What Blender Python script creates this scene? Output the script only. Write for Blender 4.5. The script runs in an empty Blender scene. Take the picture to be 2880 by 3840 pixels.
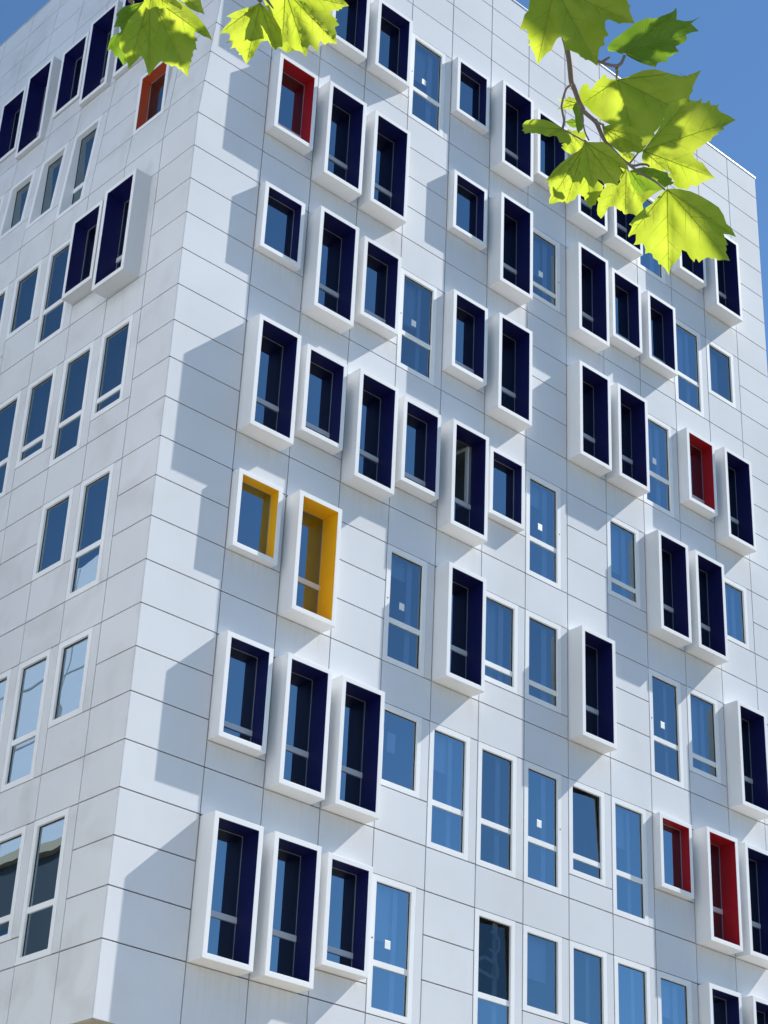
import bpy, bmesh, math, random
from mathutils import Vector, Matrix, noise
from mathutils.geometry import delaunay_2d_cdt
random.seed(7)
R_ = math.radians
S = bpy.context.scene
ZO = 10.48                                   # ground is z = 0; facade joint 1 is at ZO

# ------------------------------------------------------------------ camera
def rod(r):
    a = Vector(r).length
    return Matrix.Rotation(a, 3, Vector(r).normalized())
RM = rod((1.0222, -0.3568, 0.6944))          # rows: right, down, forward
FPX = 7221.82
CAM = Vector((-16.6421, -25.2313, -8.8836 + ZO))
cd = bpy.data.cameras.new('camera'); cam = bpy.data.objects.new('camera', cd); S.collection.objects.link(cam)
right, down, fwd = RM[0], RM[1], RM[2]
M = Matrix.Identity(4)
for r in range(3):
    M[r][0] = right[r]; M[r][1] = -down[r]; M[r][2] = -fwd[r]; M[r][3] = CAM[r]
cam.matrix_world = M
cd.sensor_fit = 'HORIZONTAL'; cd.sensor_width = 36.0; cd.lens = FPX / 2880 * 36.0
cd.clip_start = 0.05; cd.clip_end = 3000
S.camera = cam
S.render.resolution_x = 768; S.render.resolution_y = 1024

# ------------------------------------------------------------------ sky, sun, exposure
SUND = Vector((-0.6815, 0.1925, -0.706)).normalized()      # direction the light travels
w = bpy.data.worlds.new("World"); S.world = w; w.use_nodes = True
nt = w.node_tree; sky = nt.nodes.new('ShaderNodeTexSky'); sky.sky_type = 'NISHITA'; sky.sun_disc = False
sky.sun_elevation = math.asin(-SUND.z); sky.sun_rotation = math.atan2(-SUND.x, -SUND.y)
sky.altitude = 1200; sky.air_density = 1.0; sky.dust_density = 0.0; sky.ozone_density = 6.0
bg = nt.nodes['Background']; bg.inputs['Strength'].default_value = 0.118
wbm = nt.nodes.new('ShaderNodeMix'); wbm.data_type = 'RGBA'; wbm.blend_type = 'MULTIPLY'; wbm.inputs[0].default_value = 1.0; wbm.inputs[7].default_value = (0.87, 1.0, 1.0, 1)
nt.links.new(sky.outputs[0], wbm.inputs[6]); nt.links.new(wbm.outputs[2], bg.inputs[0])
sd = bpy.data.lights.new('sun', 'SUN'); sd.energy = 5.0; sd.angle = R_(0.5); sd.color = (1.0, 0.97, 0.925)
so = bpy.data.objects.new('sun', sd); S.collection.objects.link(so)
so.rotation_euler = SUND.to_track_quat('-Z', 'Y').to_euler(); so.location = (20, -20, 60)
S.view_settings.view_transform = 'Standard'; S.view_settings.look = 'None'
S.view_settings.exposure = 0.44; S.view_settings.gamma = 1.0; S.view_settings.use_curve_mapping = False
S.render.engine = 'CYCLES'
S.cycles.max_bounces = 8; S.cycles.transparent_max_bounces = 12

# ------------------------------------------------------------------ helpers
def mat(name, col, rough=0.5, metal=0.0, spec=0.5, noise_amt=0.0, nscale=3.0):
    m = bpy.data.materials.new(name); m.use_nodes = True
    n = m.node_tree.nodes; l = m.node_tree.links; b = n['Principled BSDF']
    b.inputs['Base Color'].default_value = (*col, 1); b.inputs['Roughness'].default_value = rough
    b.inputs['Metallic'].default_value = metal; b.inputs['Specular IOR Level'].default_value = spec
    if noise_amt:
        tc = n.new('ShaderNodeTexCoord'); t = n.new('ShaderNodeTexNoise'); t.inputs['Scale'].default_value = nscale
        t.inputs['Detail'].default_value = 5
        l.new(tc.outputs['Object'], t.inputs['Vector'])
        mr = n.new('ShaderNodeMapRange'); mr.inputs[3].default_value = 1 - noise_amt; mr.inputs[4].default_value = 1 + noise_amt
        l.new(t.outputs[0], mr.inputs[0])
        mx = n.new('ShaderNodeVectorMath'); mx.operation = 'SCALE'; mx.inputs[0].default_value = col
        l.new(mr.outputs[0], mx.inputs['Scale']); l.new(mx.outputs[0], b.inputs['Base Color'])
    return m

def panel_mat(name, base, rough, grime=0.08, gcol=(0.50, 0.43, 0.32)):
    m = bpy.data.materials.new(name); m.use_nodes = True
    n = m.node_tree.nodes; l = m.node_tree.links; b = n['Principled BSDF']
    tc = n.new('ShaderNodeTexCoord')
    big = n.new('ShaderNodeTexNoise'); big.inputs['Scale'].default_value = 0.35; big.inputs['Detail'].default_value = 3
    l.new(tc.outputs['Object'], big.inputs['Vector'])
    mp = n.new('ShaderNodeMapping'); mp.inputs['Scale'].default_value = (14, 14, 0.8); l.new(tc.outputs['Object'], mp.inputs[0])
    st = n.new('ShaderNodeTexNoise'); st.inputs['Scale'].default_value = 1.0; st.inputs['Detail'].default_value = 6
    l.new(mp.outputs[0], st.inputs['Vector'])
    fine = n.new('ShaderNodeTexNoise'); fine.inputs['Scale'].default_value = 25; fine.inputs['Detail'].default_value = 4
    l.new(tc.outputs['Object'], fine.inputs['Vector'])
    geo = n.new('ShaderNodeNewGeometry')
    def mr(src, a, c, lo=0.0, hi=1.0):
        q = n.new('ShaderNodeMapRange'); q.inputs[1].default_value = lo; q.inputs[2].default_value = hi
        q.inputs[3].default_value = a; q.inputs[4].default_value = c; l.new(src, q.inputs[0]); return q.outputs[0]
    def mul(a, c):
        q = n.new('ShaderNodeMath'); q.operation = 'MULTIPLY'; l.new(a, q.inputs[0])
        if isinstance(c, float): q.inputs[1].default_value = c
        else: l.new(c, q.inputs[1])
        return q.outputs[0]
    v = mul(mr(big.outputs[0], 0.94, 1.03, .3, .7), mr(geo.outputs['Random Per Island'], 0.975, 1.02))
    v = mul(v, mr(st.outputs[0], 0.993, 1.004, .3, .7)); v = mul(v, mr(fine.outputs[0], 0.985, 1.01))
    sc = n.new('ShaderNodeVectorMath'); sc.operation = 'SCALE'; sc.inputs[0].default_value = base; l.new(v, sc.inputs['Scale'])
    at = n.new('ShaderNodeAttribute'); at.attribute_name = 'dirt'
    d = mul(at.outputs['Fac'], mr(st.outputs[0], 0.0, 1.0, .42, .66)); d = mul(d, 0.18)
    d2 = n.new('ShaderNodeMath'); d2.operation = 'MULTIPLY_ADD'; l.new(at.outputs['Fac'], d2.inputs[0]); d2.inputs[1].default_value = 0.14; l.new(d, d2.inputs[2])
    sm = n.new('ShaderNodeTexNoise'); sm.inputs['Scale'].default_value = 0.9; sm.inputs['Detail'].default_value = 4; sm.inputs['Distortion'].default_value = .6
    l.new(tc.outputs['Object'], sm.inputs['Vector']); sm2 = n.new('ShaderNodeMath'); sm2.operation = 'ADD'; l.new(d2.outputs[0], sm2.inputs[0]); l.new(mr(sm.outputs[0], 0.0, grime, .5, .75), sm2.inputs[1]); d2 = sm2
    mx = n.new('ShaderNodeMix'); mx.data_type = 'RGBA'; mx.inputs[7].default_value = (*gcol, 1)
    l.new(d2.outputs[0], mx.inputs[0]); l.new(sc.outputs[0], mx.inputs[6]); l.new(mx.outputs[2], b.inputs['Base Color'])
    l.new(mr(fine.outputs[0], rough - .05, rough + .07), b.inputs['Roughness'])
    b.inputs['Specular IOR Level'].default_value = 0.03
    return m

WHITEL = panel_mat('weathered_panel_bounce_tone', (0.765, 0.765, 0.76), 0.5, 0.34, (0.46, 0.45, 0.40))  # left-face grime, with its warmer reflected light put into the base colour
WHITE = panel_mat('white_panel', (0.745, 0.752, 0.765), 0.65)
FRAME = panel_mat('white_frame', (0.90, 0.90, 0.885), 0.5)
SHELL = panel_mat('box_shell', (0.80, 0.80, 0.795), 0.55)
SHELLL = panel_mat('box_shell_dark', (0.66, 0.67, 0.675), 0.55)  # darker grey shell for the boxes on the left face
BACK = mat('joint_shadow', (0.012, 0.012, 0.012), 0.9, spec=0.1)
GASK = mat('dark_gasket', (0.02, 0.02, 0.022), 0.6)
TRIM = mat('grey_trim', (0.42, 0.43, 0.45), 0.35, 0.3)
ALU = mat('mullion_grey', (0.70, 0.70, 0.71), 0.4)
LIN = {'navy': mat('navy_lining', (0.003, 0.004, 0.082), 0.5, noise_amt=.12),
       'red': mat('red_lining', (0.38, 0.008, 0.016), 0.45, noise_amt=.10),
       'yellow': mat('yellow_lining', (0.86, 0.48, 0.006), 0.45, noise_amt=.08),
       'orange': mat('orange_lining', (0.50, 0.075, 0.022), 0.45, noise_amt=.08)}
ROOM = mat('room_wall', (0.55, 0.55, 0.52), 0.8)
BLIND = mat('blind_fabric', (0.75, 0.78, 0.80), 0.8)  # also colours the reveal strips and the mirrored lettering strokes
STICK = mat('white_sticker', (0.85, 0.85, 0.83), 0.5)
CAPM = mat('roof_cap_metal', (0.80, 0.82, 0.84), 0.25, 0.6)
SOFM = mat('soffit_render', (0.42, 0.38, 0.30), 0.8, noise_amt=.08)

def glass_mat(name, refl, tint, bump):
    m = bpy.data.materials.new(name); m.use_nodes = True
    n = m.node_tree.nodes; l = m.node_tree.links
    for x in list(n): n.remove(x)
    o = n.new('ShaderNodeOutputMaterial'); mx = n.new('ShaderNodeMixShader')
    g = n.new('ShaderNodeBsdfGlossy'); g.inputs['Roughness'].default_value = 0.0; g.inputs['Color'].default_value = (0.72, 0.90, 1.0, 1)
    t = n.new('ShaderNodeBsdfTransparent'); t.inputs['Color'].default_value = (*tint, 1)
    f = n.new('ShaderNodeFresnel'); f.inputs[0].default_value = 1.5
    a = n.new('ShaderNodeMath'); a.operation = 'MULTIPLY_ADD'; l.new(f.outputs[0], a.inputs[0]); a.inputs[1].default_value = 1.0; a.inputs[2].default_value = refl; a.use_clamp = True
    l.new(a.outputs[0], mx.inputs[0]); l.new(t.outputs[0], mx.inputs[1]); l.new(g.outputs[0], mx.inputs[2]); l.new(mx.outputs[0], o.inputs[0])
    tc = n.new('ShaderNodeTexCoord'); nz = n.new('ShaderNodeTexNoise'); nz.inputs['Scale'].default_value = 0.8; nz.inputs['Detail'].default_value = 1
    l.new(tc.outputs['Object'], nz.inputs['Vector']); b = n.new('ShaderNodeBump'); b.inputs['Strength'].default_value = bump; b.inputs['Distance'].default_value = 0.02
    l.new(nz.outputs[0], b.inputs['Height']); l.new(b.outputs[0], g.inputs['Normal'])
    return m
GLASS = glass_mat('blue_glass', 0.30, (0.58, 0.68, 0.82), 0.10)
GLASSES = [glass_mat('deep_blue_glass', 0.22, (0.50, 0.60, 0.74), 0.10), glass_mat('pale_blue_glass', 0.35, (0.66, 0.76, 0.86), 0.14)]
GLASSB = glass_mat('box_glass', 0.30, (0.26, 0.29, 0.32), 0.10)
GLASSD = glass_mat('dark_reflection_glass', 0.02, (0.40, 0.45, 0.50), 0.05)  # low reflectance stands in for a dark building mirrored in the pane
GLASSW = glass_mat('wavy_glass', 0.30, (0.45, 0.55, 0.68), 0.12)

class MB:
    """collects faces, builds ONE mesh object"""
    def __init__(s): s.v = []; s.f = []; s.m = []; s.d = []; s.dirt = False
    def face(s, pts, mi=0, dirt=None):
        i = len(s.v); s.v += [tuple(p) for p in pts]; s.f.append(tuple(range(i, i + len(pts)))); s.m.append(mi)
        s.d += (dirt if dirt else [0.0] * len(pts)); s.dirt = s.dirt or bool(dirt)
    def box(s, a, b, mi=0):
        (x0, y0, z0), (x1, y1, z1) = a, b
        P = [Vector((x, y, z)) for x in (x0, x1) for y in (y0, y1) for z in (z0, z1)]
        for q in ((0, 1, 3, 2), (4, 6, 7, 5), (0, 4, 5, 1), (2, 3, 7, 6), (0, 2, 6, 4), (1, 5, 7, 3)): s.face([P[j] for j in q], mi)
    def sweep(s, rect, rings, fn, cap0=False, cap1=False, mi=0, dirt=None):
        """rect: corners (u,z) bl, br, tr, tl. rings: (inset, n[, fn])"""
        sg = ((1, 1), (-1, 1), (-1, -1), (1, -1)); R = []
        for rg in rings:
            f = rg[2] if len(rg) > 2 else fn
            R.append([f(u + a * rg[0], rg[1], z + b * rg[0]) for (u, z), (a, b) in zip(rect, sg)])
        i0 = len(s.v); n = len(R)
        for r in R: s.v += [tuple(p) for p in r]; s.d += (dirt if dirt else [0.0] * 4)
        if dirt: s.dirt = True
        for k in range(n - 1):
            for j in range(4):
                a, b = i0 + 4 * k + j, i0 + 4 * k + (j + 1) % 4
                s.f.append((a, b, b + 4, a + 4)); s.m.append(mi)
        if cap0: s.f.append(tuple(i0 + j for j in (3, 2, 1, 0))); s.m.append(mi)
        if cap1: s.f.append(tuple(i0 + 4 * (n - 1) + j for j in range(4))); s.m.append(mi)
    def build(s, name, mats, parent=None, recalc=True, smooth=False):
        me = bpy.data.meshes.new(name); me.from_pydata(s.v, [], s.f)
        mats = mats if isinstance(mats, (list, tuple)) else [mats]
        for m in mats: me.materials.append(m)
        me.polygons.foreach_set('material_index', s.m)
        if s.dirt:
            at = me.attributes.new('dirt', 'FLOAT', 'POINT'); at.data.foreach_set('value', s.d)
        if recalc:
            bm = bmesh.new(); bm.from_mesh(me); bmesh.ops.recalc_face_normals(bm, faces=bm.faces[:]); bm.to_mesh(me); bm.free()
        if smooth: me.polygons.foreach_set('use_smooth', [True] * len(me.polygons))
        o = bpy.data.objects.new(name, me); S.collection.objects.link(o)
        if parent: o.parent = parent
        return o

def empty(name, loc=(0, 0, 0)):
    o = bpy.data.objects.new(name, None); S.collection.objects.link(o); o.location = loc; return o
def tag(o, label=None, cat=None, group=None, kind=None):
    if label: o['label'] = label
    if cat: o['category'] = cat
    if group: o['group'] = group
    if kind: o['kind'] = kind
    return o

# ------------------------------------------------------------------ ground, street
def sheet(name, x0, x1, y0, y1, z, m):
    b = MB(); b.face([(x0, y0, z), (x1, y0, z), (x1, y1, z), (x0, y1, z)]); return tag(b.build(name, m), kind='structure')
PAVE = mat('pale_paving', (0.47, 0.42, 0.33), 0.85, noise_amt=.1, nscale=.8)
PLAZ = mat('grey_setts', (0.17, 0.165, 0.15), 0.9, noise_amt=.15, nscale=.8)
EARTH = mat('dry_ground', (0.14, 0.13, 0.10), 0.95, noise_amt=.2, nscale=.05)
ASPH = mat('asphalt', (0.11, 0.11, 0.115), 0.9, noise_amt=.15, nscale=2)
sheet('ground', -900, 900, -900, 900, -0.13, EARTH)
b = MB(); b.box((-60, -36, -0.125), (90, -12, -0.004)); tag(b.build('plaza', PLAZ), kind='structure')
b = MB(); b.box((-13, -11.99, -0.125), (60, 40, 0.0)); tag(b.build('pavement', PAVE), kind='structure')
sheet('road', -200, 200, -50, -37, -0.126, ASPH)

# ------------------------------------------------------------------ the building
X1, W = 1.6885, 1.3157
Y1, WL = 1.1749, 1.3195
FL = 3.4; PAT = (0.0, 0.8768, 1.7130, 2.5454)
ZBRK = 17.0; LEAN = 0.0737; ZTOP = 26.24; ZSOF = -1.274
NR, NL = 13, 12
XR = X1 + NR * W - 0.05
YL = Y1 + NL * WL
def lean(z): return LEAN * max(0.0, z - ZBRK)
def fR(u, n, z): return Vector((u, -n, z + ZO))
def fL(u, n, z): return Vector((lean(z) - n, u, z + ZO))
def fLv(x0): return lambda u, n, z: Vector((x0 - n, u, z + ZO))
ZB = {'T': 0.0, 'M': 0.505, 'S': 0.8768}
DEP = {'T': 0.395, 'M': 0.29, 'S': 0.19}
# (kind, size[, colour]); B = projecting box, F = flush
RW = {
 (0,1):'BT',(0,2):'BT',(0,3):'BM',(0,4):'FT*',(0,6):'FTo',(0,7):'FS',(0,8):'FS',(0,9):'FM',(0,10):'FT',(0,11):'BM',(0,12):'BT',
 (1,1):'BM',(1,2):'BT',(1,3):'BT',(1,4):'FSp',(1,5):'FT',(1,6):'FT',(1,7):'FT*',(1,8):'FMo',(1,9):'FT',(1,10):'BSr',(1,11):'BTr',(1,12):'BT',
 (2,1):'BSy',(2,2):'BTy',(2,4):'FT*',(2,5):'BT',(2,6):'FM',(2,7):'FM',(2,8):'BT',(2,10):'FT*',(2,11):'FM',(2,12):'BT',
 (3,1):'BT',(3,2):'BM',(3,3):'BT',(3,4):'BM',(3,5):'BTa',(3,6):'BS',(3,7):'FT*',(3,9):'FM',(3,10):'BT',(3,11):'BT',(3,12):'FS',
 (4,1):'BS',(4,2):'BT',(4,3):'BM',(4,4):'FT*',(4,5):'BM',(4,6):'BT',(4,8):'BT',(4,9):'BT',(4,10):'FT*',(4,11):'BMr',(4,12):'BT',
 (5,1):'BMr',(5,2):'BT',(5,3):'BT',(5,5):'BS',(5,6):'BT',(5,7):'FM*',(5,8):'BT',(5,9):'BM',(5,10):'BM',(5,11):'FT',(5,12):'FS',
 (6,1):'BT',(6,2):'BM',(6,3):'BM',(6,4):'FT*',(6,5):'BS',(6,6):'BT',(6,7):'BM',(6,8):'BT',(6,9):'BT',(6,10):'FT',(6,11):'BM',(6,12):'BT'}
LW = {
 (0,1):'FT',(0,2):'FM',(1,1):'FS',(1,2):'FT',(1,3):'FT',(2,1):'FT',(2,2):'FS',
 (3,1):'FM',(3,2):'FT',(3,3):'FM',(3,4):'FT',(4,1):'BT',(4,2):'BM',(4,3):'FT',(4,4):'FS',(4,5):'FM',
 (5,1):'BSO',(5,3):'FT',(5,4):'FM',(5,5):'FS',(5,6):'FT',(6,2):'BT',(6,3):'BT',(6,4):'BM',(6,5):'BT',(6,6):'BM'}
G = 0.0115                                    # half joint
tower = empty('office_building', (0, 0, 0))
tag(tower, 'white panel clad office block with navy, red and yellow lined projecting window boxes', 'building')

def R4(u0, u1, z0, z1, u0t=None):
    return [(u0, z0), (u1, z0), (u1, z1), (u0 if u0t is None else u0t, z1)]
PR = [(0, -0.04), (0, -0.003), (0.003, 0.0)]
def panels(side):
    right_ = side == 'R'
    fn = fR if right_ else fL
    U1, WW, NN, WIN = (X1, W, NR, RW) if right_ else (Y1, WL, NL, LW)
    mb, bk, rm = MB(), MB(), MB()
    def pan(u0, u1, z0, z1, dirt=None, u0t=None):
        mb.sweep(R4(u0 + G, u1 - G, z0 + G, z1 - G, None if u0t is None else u0t + G), PR, fn, cap1=True, dirt=dirt)
    def back(u0, u1, z0, z1, u0t=None):
        q = R4(u0, u1, z0, z1, u0t); bk.face([fn(u, -0.045, z) for u, z in q])
    for k in range(-1, 8):
        z0 = FL * k
        if k == -1: zs = [ZSOF, 0.0]
        elif k == 7: zs = [z0 + p for p in PAT[:3]] + [ZTOP]
        else: zs = [z0 + p for p in PAT] + [z0 + FL]
        for a, c in zip(zs[:-1], zs[1:]):
            if right_:
                pan(lean(a), U1, a, c, u0t=lean(c)); back(lean(a) + .045, U1, a, c, lean(c) + .045)
            else:
                pan(0, U1, a, c); back(.045, U1, a, c)
        for i in range(1, NN + 1):
            u = U1 + (i - 1) * WW; t = WIN.get((k, i)); up = WIN.get((k + 0, i))
            ue = min(u + WW, XR) if right_ else u + WW
            above = t is not None
            if not t:
                ab = WIN.get((k + 1, i), ''); 
                for q, (a, c) in enumerate(zip(zs[:-1], zs[1:])):
                    top = (q == len(zs) - 2) and ab[:2] in ('BT', 'BM') and ab[1] == 'T'
                    pan(u, ue, a, c, [0, 0, .9, .9] if top else None)
                back(u, ue, zs[0], zs[-1]); continue
            zb = z0 + ZB[t[1]]; zt = z0 + PAT[3]
            ab = WIN.get((k + 1, i), '')
            pan(u, ue, zt, z0 + FL, [0, 0, .9, .9] if ab[:2] == 'BT' else None); 
            if zb > z0: pan(u, ue, z0, zb, [0, 0, .9, .9] if t[0] == 'B' else None)
            if right_:
                us = u + (1.111 if t[0] == 'F' else 1.09); pan(us - G, ue, zb, zt)
                o0, o1 = u + .11, u + .995
            else:
                us = u + (.245 if t[0] == 'F' else .225); pan(u, us + G, zb, zt)
                o0, o1 = u + .33, u + 1.21
            if t[0] == 'B': o0, o1 = (u + .02, u + 1.075) if right_ else (u + .24, u + 1.3)
            ob, ot = zb + .095, z0 + 2.44
            if t[0] == 'B': ob = zb + .01; ot = z0 + 2.51
            back(u, ue, z0, ob); back(u, ue, ot, z0 + FL); back(u, o0, ob, ot); back(o1, ue, ob, ot)
            # the room behind the glass
            if t[0] == 'B':
                o0 += .1; o1 -= .1; ob += .09; ot -= .07
            x0 = plane(side, k)
            f2 = fR if right_ else fLv(x0)
            rm.sweep(R4(o0 - .15, o1 + .15, ob - .12, ot + .25), [(0.15, -.075), (0, -.076), (0, -2.3)], f2, cap1=True)
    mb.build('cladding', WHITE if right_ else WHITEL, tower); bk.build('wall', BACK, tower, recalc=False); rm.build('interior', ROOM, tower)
def plane(side, k):
    return 0.0 if side == 'R' or k < 5 else (0.25 if k == 5 else 0.53)

cols = {'r': 'red', 'y': 'yellow', 'O': 'orange'}
def window(side, k, i, t):
    right_ = side == 'R'
    u = (X1 + (i - 1) * W) if right_ else (Y1 + (i - 1) * WL); z0 = FL * k
    zb = z0 + ZB[t[1]]; x0 = plane(side, k)
    fv = fR if right_ else fLv(x0); fw_ = fR if right_ else fL
    box = t[0] == 'B'; sp = t[2:]
    c = cols.get(sp, 'navy') if box else None
    if box:
        a, e = (u + .015, u + 1.083) if right_ else (u + .222, u + WL - .015)
        D = DEP[t[1]]; zt = z0 + 2.52; f = .098 if right_ else .095
        rect = R4(a, e, zb + .004, zt)
        mb = MB()
        mb.sweep(rect, [(0, -.05), (0, D - .005), (.005, D), (f - .003, D), (f, D - .003), (f, -.052)], fv)
        for q in range(4): mb.m[q] = 1
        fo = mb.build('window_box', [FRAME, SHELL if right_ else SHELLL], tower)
        if c != 'navy': tag(fo, 'projecting window box lined in ' + c)
        ins = [(uu, zz) for uu, zz in rect]
        lb = MB(); lb.sweep(rect, [(f - .001, D - .006), (f + .003, D - .007), (f + .003, -.046)], fv)
        ll = lb.build('lining', LIN[c], fo)
        o = (a + f, e - f, zb + .004 + f, zt - f); trim = TRIM
    else:
        a, e = (u + .008, u + 1.1045) if right_ else (u + .2515, u + WL - .008)
        zt = z0 + PAT[3] - .0065; f = .115
        if x0: a += 0.0
        rect = R4(a, e, zb + .0065, zt); mb = MB()
        tilt = x0 > 0
        rings = [(0, -.03, fw_), (0, .002, fw_), (.003, .005, fw_), (f - .003, .005, fw_), (f, .002, fw_), (f, -.052, fv)]
        mb.sweep(rect, rings, fw_)
        fo = mb.build('window', FRAME, tower)
        o = (a + f, e - f, zb + .0065 + f - .02, zt - f)
        o = (a + f, e - f, zb + .0065 + f, zt - f); trim = GASK
    u0, u1, b0, b1 = o
    rr = R4(u0, u1, b0, b1)
    g = MB(); w_ = .010 if box else .016
    g.sweep(rr, [(.003, -.040), (w_, -.040), (w_, -.05)], fv)
    g.build('gasket', trim, fo)
    mul_top, mul_bot = z0 + .985, z0 + .878
    hasm = t[1] in 'TM'
    if hasm:
        m_ = MB(); m_.sweep(R4(u0 + .002, u1 - .002, mul_bot, mul_top), [(0, -.055), (0, -.024), (.003, -.021)], fv, cap1=True)
        m_.build('mullion', ALU if box else FRAME, fo)
    p = MB(); pi = .004
    gl = (GLASSB if box else [GLASS, GLASSES[0], GLASSES[1], GLASS, GLASSES[0]][(3 * i + 2 * k + i * k) % 5]) if right_ else (GLASSW if k < 3 else GLASSES[0])
    zz = mul_top if hasm else b0
    def pane(zlo, zhi, tl=0.0, ty=0.0):
        def ft(uu, n, z):
            return fv(uu, n - tl * (z - zlo) / (zhi - zlo) - ty * (uu - u0), z)
        p.sweep(R4(u0 + pi, u1 - pi, zlo, zhi), [(0, -.056), (0, -.05)], ft, cap1=True)
    opened = 'o' in sp or 'a' in sp
    if 'a' in sp: pass
    elif opened:
        zlo = zz + .002; zl, zr = b1 - .10, b1 - .03
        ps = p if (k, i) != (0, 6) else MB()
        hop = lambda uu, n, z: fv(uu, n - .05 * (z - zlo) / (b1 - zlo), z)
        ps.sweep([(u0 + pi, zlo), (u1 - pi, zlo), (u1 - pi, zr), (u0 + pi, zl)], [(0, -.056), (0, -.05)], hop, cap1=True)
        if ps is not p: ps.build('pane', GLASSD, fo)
    else: pane(zz + .002, b1 - pi, 0.0, random.uniform(-.004, .004))
    if hasm: pane(b0 + pi, mul_bot - .002)
    p.build('pane', gl, fo)
    if 'a' in sp:
        fs = lambda q, n, z: fv(u1 - .03 - n - .12 * q, -.07 - q, z)
        sb = MB(); sb.sweep(R4(0, .76, zz + .01, b1 - .01), [(0, 0), (0, .05), (.07, .05), (.07, 0)], fs); sb.build('sash', FRAME, fo)
        sp_ = MB(); sp_.sweep(R4(.07, .69, zz + .08, b1 - .08), [(0, .02), (0, .03)], fs, cap1=True); sp_.build('pane', GLASS, fo)
    if '*' in sp:
        st = MB(); uc = u0 + .43 * (u1 - u0); zc = z0 + 1.335; h = .068
        st.sweep(R4(uc - h, uc + h, zc - h * 1.15, zc + h * 1.15), [(0, -.0485), (.006, -.045)], fv, cap1=True)
        st.build('sticker', STICK, fo)
        d = MB(); left_dot = i in (4,10)
        dc = u0 - .055 if left_dot else u1 + .065
        n8 = [fv(dc + .017 * math.cos(j * math.pi / 4), .0085, z0 + 1.36 + .017 * math.sin(j * math.pi / 4)) for j in range(8)]
        d.face(n8); d.build('lock_hole', GASK, fo)
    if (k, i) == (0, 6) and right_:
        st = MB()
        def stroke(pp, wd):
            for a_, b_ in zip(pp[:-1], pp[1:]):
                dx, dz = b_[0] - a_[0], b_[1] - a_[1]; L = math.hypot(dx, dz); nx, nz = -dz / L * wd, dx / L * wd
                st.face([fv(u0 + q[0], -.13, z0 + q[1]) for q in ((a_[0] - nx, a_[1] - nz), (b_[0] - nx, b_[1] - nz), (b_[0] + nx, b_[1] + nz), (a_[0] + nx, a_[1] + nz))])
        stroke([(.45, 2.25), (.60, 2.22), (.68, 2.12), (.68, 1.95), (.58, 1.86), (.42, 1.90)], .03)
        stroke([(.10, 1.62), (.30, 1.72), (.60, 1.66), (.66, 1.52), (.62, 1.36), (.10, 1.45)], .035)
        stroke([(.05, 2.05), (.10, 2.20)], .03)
        st.build('sign_reflection', BLIND, fo)  # strokes imitate lettering mirrored in this pane
    if 'p' in sp:
        st = MB(); st.sweep(R4(u0 + .16, u0 + .38, z0 + 1.62, z0 + 2.02), [(0, -.075), (.002, -.072)], fv, cap1=True)
        st.build('paper_notice', STICK, fo)
    if not box and right_ and (k * 5 + i * 3) % 4 != 1:
        st = MB(); ww = u1 - u0; c0 = random.uniform(.66, .72); c1 = c0 + random.uniform(.10, .18)
        st.sweep(R4(u0 + c0 * ww, u0 + c1 * ww, b0 - .02, b1 + .04), [(0, -.22), (0, -.20)], fv, cap1=True)
        st.build('reveal_strip', BLIND, fo)  # pale strip imitating the lighter inner reveal behind the glass
    if not box and right_ and BL.get((k, i)):
        wf, hf = BL[(k, i)]
        st = MB(); st.sweep(R4(u0 - .03, u0 + (u1 - u0) * wf, b1 - (b1 - b0) * hf, b1 + .05), [(0, -.30), (0, -.28)], fv, cap1=True)
        st.build('blind', BLIND, fo)
BL = {(0,4):(.85,.42),(0,7):(.95,.55),(2,4):(.9,.16),(4,4):(.75,.45),(6,4):(.75,.4),(5,7):(.7,.55),(5,11):(.8,.5),(5,12):(.75,.9),
      (4,10):(.7,.4),(3,7):(.8,.2),(3,9):(.8,.6),(2,11):(.75,.75),(1,9):(.8,.35),(3,12):(.7,.8),(2,6):(.8,.9),(0,10):(.8,.3),(1,5):(.8,.3)}
panels('R'); panels('L')
for (k, i), t in RW.items(): window('R', k, i, t)
for (k, i), t in LW.items(): window('L', k, i, t)

# roof, cap, far sides, soffit, recessed ground floors
xt = lean(ZTOP)
cp = MB()
cp.sweep([(xt - .03, 0), (XR + .03, 0), (XR + .03, 1), (xt - .03, 1)], [(0, 0)], lambda u, n, z: Vector((u, 0, 0)))
cp = MB()
cp.box((xt - .015, -.015, ZTOP + ZO), (XR + .015, .35, ZTOP + ZO + .035)); cp.box((xt - .015, .351, ZTOP + ZO), (xt + .3, YL, ZTOP + ZO + .035))
cp.build('roof_cap', CAPM, tower)
sh = MB(); e = .028
sh.face([(XR, e, ZSOF + ZO), (XR, YL, ZSOF + ZO), (XR, YL, ZTOP + ZO), (XR, e, ZTOP + ZO)])
sh.face([(e, YL, ZSOF + ZO), (XR, YL, ZSOF + ZO), (XR, YL, ZTOP + ZO), (xt, YL, ZTOP + ZO), (e, YL, ZBRK + ZO)])
sh.face([(xt, e, ZTOP + ZO - .1), (XR, e, ZTOP + ZO - .1), (XR, YL, ZTOP + ZO - .1), (xt, YL, ZTOP + ZO - .1)])
sh.build('far_wall', WHITE, tower, recalc=False)
sf = MB(); sf.box((e, e, ZSOF + ZO - .02), (XR, YL, ZSOF + ZO + .05)); sf.build('soffit', SOFM, tower)
gf = MB(); gf.box((2.2, 2.2, -.1), (XR - 1, YL - 1, ZSOF + ZO - .021)); gf.build('ground_floor_wall', SOFM, tower)
cl = MB()
for x in (1.2, 7, 13, 18): cl.box((x - .25, .8, 0), (x + .25, 1.3, ZSOF + ZO - .021))


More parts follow.
